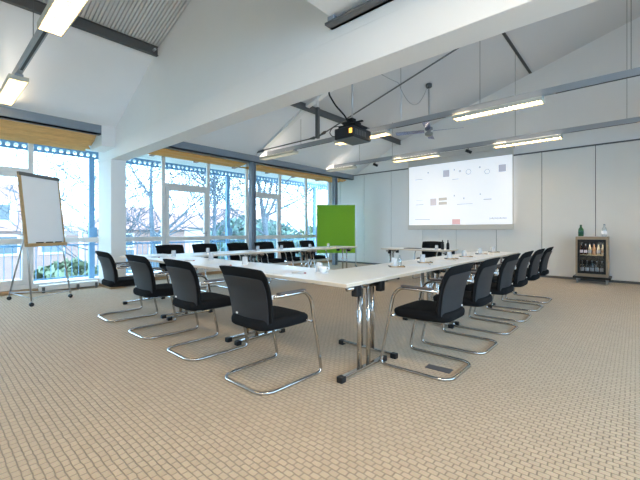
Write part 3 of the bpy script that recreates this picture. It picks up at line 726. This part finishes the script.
# ------------------------------------------------------------------ projection screen
t = thing('projection_screen', 'large projection screen showing a pale slide on the back wall', 'screen', (-3.74,9.86,1.15))
def sx(m, n, mt): return m.build(n, mt, t)
MB().box(-1.43,1.43,0,.012,.14,1.885).build('screen_surface', M['screen'], t)
MB().box(-1.43,1.43,.001,.011,1.885,2.13).build('upper_border', M['screencase'], t)
MB().box(-1.45,1.45,-.015,.03,0,.135).build('bottom_bar', M['screenbar'], t, bevel=.01)
MB().box(-1.47,1.47,-.05,.09,2.05,2.18).build('casing', M['screencase'], t, bevel=.01)
for s in (-1,1): MB().box(s*1.43-.012,s*1.43+.012,-.003,.013,.135,2.05).build('side_border', M['screenbar'], t)
C_ = [('sq',-4.1,-3.92,2.64,2.83),('sq',-2.64,-2.47,2.63,2.81),('br',-4.23,-3.99,1.98,2.06),('br',-4.23,-3.99,1.86,1.94),('pk',-4.48,-4.3,1.85,2.05),('rd',-3.84,-3.62,1.3,1.44),('ring',-3.46,-3.33,2.65,2.78),('ring',-2.98,-2.86,2.61,2.73),('dot',-4.57,-4.52,2.79,2.84),('dot',-3.8,-3.76,2.79,2.84),('dot',-3.13,-3.08,2.78,2.83),('dot',-3.8,-3.76,2.07,2.12),('dot',-3.11,-3.07,2.07,2.11),('dot',-3.54,-3.5,1.98,2.03),('ln',-4.96,-4.72,2.63,2.65),('ln',-3.71,-3.29,1.84,1.86),('ln',-3.01,-2.81,1.93,1.96),('tx',-2.86,-2.47,1.41,1.47),('ln',-4.96,-4.49,1.44,1.46),('ln',-3.84,-3.66,2.54,2.56),('ln',-4.94,-4.69,1.88,1.9),('ln',-4.93,-4.69,2.02,2.03),('ln',-3.66,-3.59,2.73,2.79)]
km = {'sq':M['inkgrey'],'br':M['inktan'],'pk':M['inkpink'],'rd':M['inkred'],'ring':M['inklight'],'dot':M['inklight'],'ln':M['inklight'],'tx':M['inklight']}
kn = {'sq':'slide_square','br':'slide_bar','pk':'slide_picture','rd':'slide_red_field','ring':'slide_ring','dot':'slide_dot','ln':'slide_line','tx':'slide_caption'}
for n, a, b, z0, z1 in C_:
    a, b, z0, z1 = a+3.74, b+3.74, z0-1.15, z1-1.15; m = MB()
    if n == 'ring':
        c, q, r = (a+b)/2, (z0+z1)/2, (b-a)/2
        P = [(c+r*math.cos(k*PI/10), -.003, q+r*math.sin(k*PI/10)) for k in range(20)]; m.tube(P, .010, 4, closed=True)
    elif n == 'tx':
        x = a; i = 0
        while x < b:
            w = .018+.008*((i*7) % 3)/2; m.box(x, x+w, -.002, -.0002, z0+(.014 if i % 3 else 0), z1-(.012 if i % 2 else 0)); x += w+.010; i += 1
    else: m.box(a, b, -.002, -.0002, z0, z1)
    m.build(kn[n], km[n], t)

# ------------------------------------------------------------------ green board, flipchart
ln = math.hypot(.92,.82); ga = math.atan2(.82,.92)
t = thing('pinboard', 'bright green free standing pinboard beside the window corner', 'board', (-7.07,8.70,0), ga)
MB().box(-.60,.60,-.018,.018,.42,1.93).build('felt_panel', M['green'], t)
m = MB(); m.box(-.61,-.60,-.02,.02,.41,1.94); m.box(.60,.61,-.02,.02,.41,1.94); m.box(-.60,.60,-.02,.02,1.93,1.94); m.box(-.60,.60,-.02,.02,.41,.42)
m.build('edge_frame', M['alu'], t)
for s in (-1,1):
    l = MB().tube([(s*.625,0,.03),(s*.625,0,1.2)], .014, 10).build('leg', M['alu'], t, smooth=True)
    MB().bar((s*.625,-.22,.018),(s*.625,.22,.018), .03, .03).build('foot', M['dsteel'], l)

t = thing('flipchart_easel', 'flipchart with blank paper on a three legged wheeled stand by the window', 'flipchart')
u = V(-.577,.817,0); n = V(-.817,-.577,0)*-1          # u along the board, n towards the room
C0 = V(-7.01,1.33,.90); upv = (V(0,0,1.1)-n*.13).normalized(); Hh = 1.12; Wd = .355
def bp(a, b, d): return C0+u*a+upv*b+n*d
def slab(m, a0, a1, b0, b1, d0, d1):
    m.quad_box([bp(a0,b0,d0),bp(a1,b0,d0),bp(a1,b0,d1),bp(a0,b0,d1),bp(a0,b1,d0),bp(a1,b1,d0),bp(a1,b1,d1),bp(a0,b1,d1)]); return m
slab(MB(),-Wd+.02,Wd-.02,.02,Hh-.06,-.012,.004).build('writing_board', M['paper'], t)
slab(MB(),-Wd+.03,Wd-.03,.05,Hh-.05,.0045,.012).build('paper_pad', M['paper'], t)
slab(slab(MB(),-Wd,-Wd+.03,0,Hh,-.02,.015),Wd-.03,Wd,0,Hh,-.02,.015).build('side_frame', M['wood'], t)['label'] = 'light wooden side rails'
slab(MB(),-Wd,Wd,Hh-.055,Hh,-.02,.028).build('clamp_bar', M['dsteel'], t, bevel=.004)['label'] = 'dark grey clamp bar'
slab(MB(),-Wd,Wd,-.02,.03,-.02,.045).build('pen_ledge', M['wood'], t)
for k in range(3): MB().tube([bp(-.2+k*.17,.038,.03),bp(-.08+k*.17,.038,.03)], .009, 8).build('marker', M['bplast'], t)
F = [V(-6.69,1.09,0), V(-7.10,1.67,0), V(-7.58,.95,0)]
tops = [bp(-.27,.75,-.035), bp(.27,.75,-.035), bp(0,.9,-.06)]
for f, tp in zip(F, tops):
    l = MB().tube([f+V(0,0,.075), tp], .012, 10).build('leg', M['alu'], t, smooth=True)
    MB().tube([f+V(-.02,0,.030),f+V(.02,0,.030)], .030, 14).build('castor', M['bplast'], l)
for a, b in ((0,1),(0,2),(1,2)):
    MB().tube([F[a]+V(0,0,.12),F[b]+V(0,0,.12)], .006, 8).build('spreader_bar', M['alu'], t, smooth=True)

# ------------------------------------------------------------------ projector
t = thing('projector', 'black projector hanging from the ceiling above the tables', 'projector', (-3.94,5.30,2.79))
MB().box(-.215,.215,-.24,.33,0,.20).build('housing', mat('projector_black', (.022,.022,.025), .4), t, bevel=.02, seg=3)
MB().box(-.20,.20,-.22,.31,-.006,.0).build('base_plate', mat('projector_grey', (.16,.17,.19), .5), t)
MB().box(.13,.19,-.246,-.24,.07,.15).build('lamp_vent', M['vent'], t)['label'] = 'glowing orange vent'
MB().tube([(0,.33,.11),(0,.37,.11)], .05, 18).build('lens', M['bplast'], t)
m = MB(); 
for k in range(7): m.box(.2155,.218,-.17+k*.05,-.145+k*.05,.05,.15)
m.build('side_grille', M['dsteel'], t)
m = MB().box(-.19,.19,-.15,.24,.225,.262); m.box(-.12,.12,-.12,.14,.29,.33); m.box(-.06,.06,-.06,.06,.33,.40); m.bar((-.14,-.12,.20),(-.14,-.12,.24),.02,.02); m.bar((.14,.12,.20),(.14,.12,.24),.02,.02); m.bar((-.14,.12,.20),(-.14,.12,.24),.02,.02); m.bar((.14,-.12,.20),(.14,-.12,.24),.02,.02)
m.tube([(0,0,.262),(0,0,.29)], .03, 12); m.box(-.20,-.12,-.02,.1,.262,.30); m.box(.08,.22,.02,.07,.32,.345)
m.build('mount_plate', M['bplast'], t)
MB().tube([(.02,0,.32),(.02,0,1.60)], .018, 12).build('mount_pole', M['alu'], t, smooth=True)
tag(MB().tube(fillet([(-3.6,4.6,4.49),(-4.05,4.85,3.85),(-4.17,4.92,3.60),(-4.09,5.02,3.40),(-3.98,5.16,3.22),(-3.96,5.22,3.125)],.06), .016, 8).build('power_cable', M['bplast'], smooth=True), 'thick black cable running down to the projector', 'cable')
tag(MB().tube(fillet([(-4.10,5.22,3.07),(-4.22,5.10,3.05),(-4.26,5.04,2.94),(-4.20,5.06,2.86),(-4.14,5.10,2.86)],.05), .008, 8).build('signal_cable', M['bplast'], smooth=True), 'thin black cable looping at the left of the projector', 'cable')

# ------------------------------------------------------------------ tension truss
t = thing('roof_truss', 'under-strung steel roof truss with tension rods above the tables', 'truss')
MB().quad_box([(-7.25,5.68,2.98),(-1.9,5.68,4.86),(-1.9,5.82,4.86),(-7.25,5.82,2.98),(-7.25,5.68,3.08),(-5.5,5.68,3.96),(-5.5,5.82,3.96),(-7.25,5.82,3.08)])
rm = MB()
rp = [(-7.25,3.03),(-5.48,3.88),(-1.8,4.98),(-1.8,roofz(-1.8)+.003),(-5.5,3.95),(-7.25,3.09)]
rm.prism(rp, 'y', 5.69, 5.81); rm.build('rafter', M['white'], t)
MB().tube([(-7.12,5.66,3.12),(-5.10,5.66,3.13)], .013, 10).build('tension_rod', M['dsteel'], t, smooth=True)
MB().tube([(-5.10,5.66,3.13),(-2.0,5.66,4.05)], .013, 10).build('tension_rod', M['dsteel'], t, smooth=True)
for a, b, c, d_ in (((-7.17,5.66,3.10),(-6.86,5.66,3.12),.012,.040),((-5.36,5.66,3.13),(-5.15,5.66,3.13),.012,.036),((-5.05,5.66,3.15),(-4.86,5.66,3.21),.012,.036)):
    MB().tube([a,((a[0]*.3+b[0]*.7),a[1],(a[2]*.3+b[2]*.7)),b],[.012,.035,.014],10).build('rod_socket', M['dsteel'], t)
MB().box(-5.14,-5.07,5.62,5.69,3.10,3.76).build('strut', M['dsteel'], t)
MB().box(-5.12,-5.09,5.64,5.67,3.76,4.05).build('strut_head', M['white'], t)

# ------------------------------------------------------------------ lighting tracks
def track(y, x0, x1, zt, lamps, wires, lab, lamplabs, grp, hl=.64, dim=False):
    tr = thing('lighting_track', lab, 'track', (0,y,zt), 0, 'suspended lighting tracks')
    MB().box(x0,x1,-.03,.03,-.045,.045).build('profile', M['track'], tr)
    for a, b in zip(lamps[:-1], lamps[1:]): MB().box(a+hl+.15, b-hl-.15, -.014, .014, -.048, -.0455).build('contact_slot', M['gap'], tr)
    for (wx, dx) in wires:
        zz = roofz(wx)-zt
        MB().tube([(wx+dx,0,zz),(wx,0,.045)], .004, 6).build('hanger_wire', M['dsteel'], tr)
    for k, (lx, ll) in enumerate(zip(lamps, lamplabs)):
        lamp = thing('fluorescent_lamp', ll, 'ceiling lamp', (lx,y,zt-.046), 0, 'lamps on the suspended tracks')
        MB().box(-hl+.25,hl,-.045,.045,-.035,0).build('housing', M['track'], lamp)
        m = MB(); m.box(-hl,hl,-.10,-.09,-.085,-.03); m.box(-hl,hl,.09,.10,-.085,-.03); m.box(-hl,-hl+.015,-.09,.09,-.085,-.03); m.box(hl-.015,hl,-.09,.09,-.085,-.03); m.box(-hl,hl,-.10,-.045,-.030,-.026); m.box(-hl,hl,.045,.10,-.030,-.026)
        m.build('reflector', M['louvre'], lamp)
        m = MB(); N = 22
        for j in range(1, N): m.box(-hl+2*hl*j/N-.005, -hl+2*hl*j/N+.005, -.09,.09,-.085,-.053)
        m.build('louvre', M['louvre'], lamp)
        m = MB(); m.box(-hl+.02,hl-.02,-.088,-.05,-.0255,-.022); m.box(-hl+.02,hl-.02,.05,.088,-.0255,-.022)
        m.build('uplight_strip', M['uplight'], lamp)
        MB().box(-hl+.02,hl-.02,-.080,-.03,-.052,-.040).build('light_tube', M['tubedim' if dim and k == 0 else 'tube'], lamp); MB().box(-hl+.02,hl-.02,.03,.080,-.052,-.040).build('light_tube', M['tubedim' if dim and k == 0 else 'tube'], lamp)
    return tr
track(5.95, -7.10, XR-.1, 3.105, [-6.72,-4.17,-1.64,.89], [(-5.9,0),(-3.28,0),(-1.87,0),(-.05,0)], 'suspended grey lighting track running past the projector',
      ['long lamp beside the window beam, left end of the projector track','lamp just behind the black projector','long lit lamp right of the ceiling fan','lamp of the projector track beyond the right edge'], '', dim=True)
track(8.60, -7.05, XR-.1, 3.125, [-6.90,-4.32,-1.76,.80], [(-6.1,0),(-5.0,0),(-1.97,0),(-.13,0)], 'suspended grey lighting track nearest the projection screen',
      ['lamp above the green pinboard','lamp just left above the projection screen','lit lamp at the upper right of the projection screen','lamp of the screen track beyond the right edge'], '', dim=True)
track(.83, -6.95, XR-3, 3.165, [-6.50,-3.60], [(-7.04,-.05),(-5.0,0)], 'suspended lighting track at the top left corner',
      ['lamp at the left edge above the flipchart','large glowing lamp at the top left corner'], '')
t = thing('suspension_pole', 'thin pale vertical tube between tension rod and projector track', 'pole', (-3.28,5.95,3.157)); MB().tube([(0,-.0,0),(0,0,.60)], .016, 10).build('tube', M['silver'], t, smooth=True)
for k, (x, w) in enumerate([(-5.56,'left of the projection screen'),(-2.97,'above the middle of the projection screen')]):
    s = thing('spotlight', 'small black spotlight on the screen track, '+w, 'spotlight', (x,8.6,3.079), 0, 'black spotlights on the screen track')
    MB().tube([(0,0,0),(0,0,-.06)], .010, 8).build('stem', M['bplast'], s)
    MB().tube([(-.05,-.02,-.055),(.06,.05,-.11)], .035, 14).build('lamp_head', M['bplast'], s, smooth=False)
# ceiling fan
t = thing('ceiling_fan', 'ceiling fan with pale translucent blades hanging on a long grey rod', 'fan', (-3.58,7.8,3.42))
zc = roofz(-3.58)-3.42
MB().lathe((0,0), [(.03,zc-.12),(.07,zc-.09),(.07,zc-.02),(.03,zc)], 16).build('ceiling_mount', M['dsteel'], t, smooth=True)
MB().tube([(0,0,.06),(0,0,zc-.08)], .017, 10).build('rod', M['alu'], t, smooth=True)
MB().lathe((0,0), [(.04,-.12),(.085,-.09),(.09,-.04),(.05,-.02),(.05,.02),(.09,.03),(.085,.08),(.03,.10)], 20).build('motor', mat('fan_motor', (.28,.28,.28), .4, .3), t, smooth=True)
for k in range(4):
    a = math.radians(20+90*k); d = V(math.cos(a), math.sin(a), 0); q = V(-math.sin(a), math.cos(a), 0)
    m = MB(); A = d*.10; B = d*.75; tl = V(0,0,.018)
    m.quad_box([A-q*.05-tl,B-q*.075-tl,B+q*.075+tl,A+q*.05+tl,A-q*.05-tl+V(0,0,.006),B-q*.075-tl+V(0,0,.006),B+q*.075+tl+V(0,0,.006),A+q*.05+tl+V(0,0,.006)])
    m.build('blade', M['fanblade'], t)
pts = [V(-3.40,5.2,3.79)]
def sag(a, b, s, n=8): return [a.lerp(b, i/n)-V(0,0,s*4*(i/n)*(1-i/n)) for i in range(n+1)]
A, B, C2 = V(-3.75,4.6,4.40), V(-3.17,5.66,3.76), V(-3.58,7.74,4.46)
tag(MB().tube(sag(A,B,.10)+sag(B,C2,.42,14)[1:], .006, 6).build('fan_cable', M['track'], smooth=True), 'thin grey cable sagging between tension rod and ceiling fan mount', 'cable')

# ------------------------------------------------------------------ lights
def area(name, loc, rot, sx_, sy_, power, col):
    l = bpy.data.lights.new(name, 'AREA'); l.shape = 'RECTANGLE'; l.size = sx_; l.size_y = sy_; l.energy = power; l.color = col
    o = bpy.data.objects.new(name, l); COL.objects.link(o); o.location = loc; o.rotation_euler = rot; return o
# unseen fill lamps added in the gallery soffit to brighten the room
for k, (x, y) in enumerate([(-.6,1.0),(1.6,1.0),(-.6,-1.4),(1.6,-1.4)]):
    t = thing('added_fill_lamp', 'round fill lamp added in the gallery soffit, '+['front left','front right','rear left','rear right'][k], 'ceiling lamp', (x,y,2.965), 0, 'fill lamps added in the gallery soffit')
    MB().lathe((0,0), [(.16,-.012),(.16,0)], 24).build('rim', M['white'], t)
    MB().lathe((0,0), [(.14,-.016),(.14,-.0125)], 24).build('lens', mat('fill_lamp_lens', (1,.9,.8), .5, emit=(1,.76,.48), es=66), t)
# daylight portals in the window openings
p = area('window_portal', (XW+.03, 3.4, 1.55), (0, -PI/2, 0), 2.95, 12.7, 1, (1,1,1)); p.data.cycles.is_portal = True
p = area('window_portal', (XR-.005, 1.8, 1.8), (0, PI/2, 0), 1.8, 8.8, 1, (1,1,1)); p.data.cycles.is_portal = True  # portal of the added right wall window band

w = bpy.data.worlds.new('sky'); SC.world = w; w.use_nodes = True
bg = w.node_tree.nodes['Background']; bg.inputs[0].default_value = (.47,.75,1.0,1); bg.inputs[1].default_value = 5.0

# ------------------------------------------------------------------ camera
cd = bpy.data.cameras.new('camera'); cam = bpy.data.objects.new('camera', cd); COL.objects.link(cam)
cam.location = (0,0,1.124); cam.rotation_euler = (PI/2, 0, math.radians(41.68))
cd.sensor_width = 36; cd.sensor_fit = 'HORIZONTAL'; cd.lens = 355.4/640*36
cd.shift_y = -(240-230.59)/640; cd.clip_end = 400
SC.camera = cam
SC.view_settings.view_transform = 'Standard'; SC.view_settings.look = 'None'; SC.view_settings.gamma = 1
SC.view_settings.exposure = 1.05
try: SC.view_settings.use_curve_mapping = False
except Exception: pass
SC.cycles.max_bounces = 12; SC.cycles.diffuse_bounces = 8; SC.cycles.transparent_max_bounces = 16
SC.cycles.use_denoising = True
SC.cycles.sample_clamp_indirect = 6
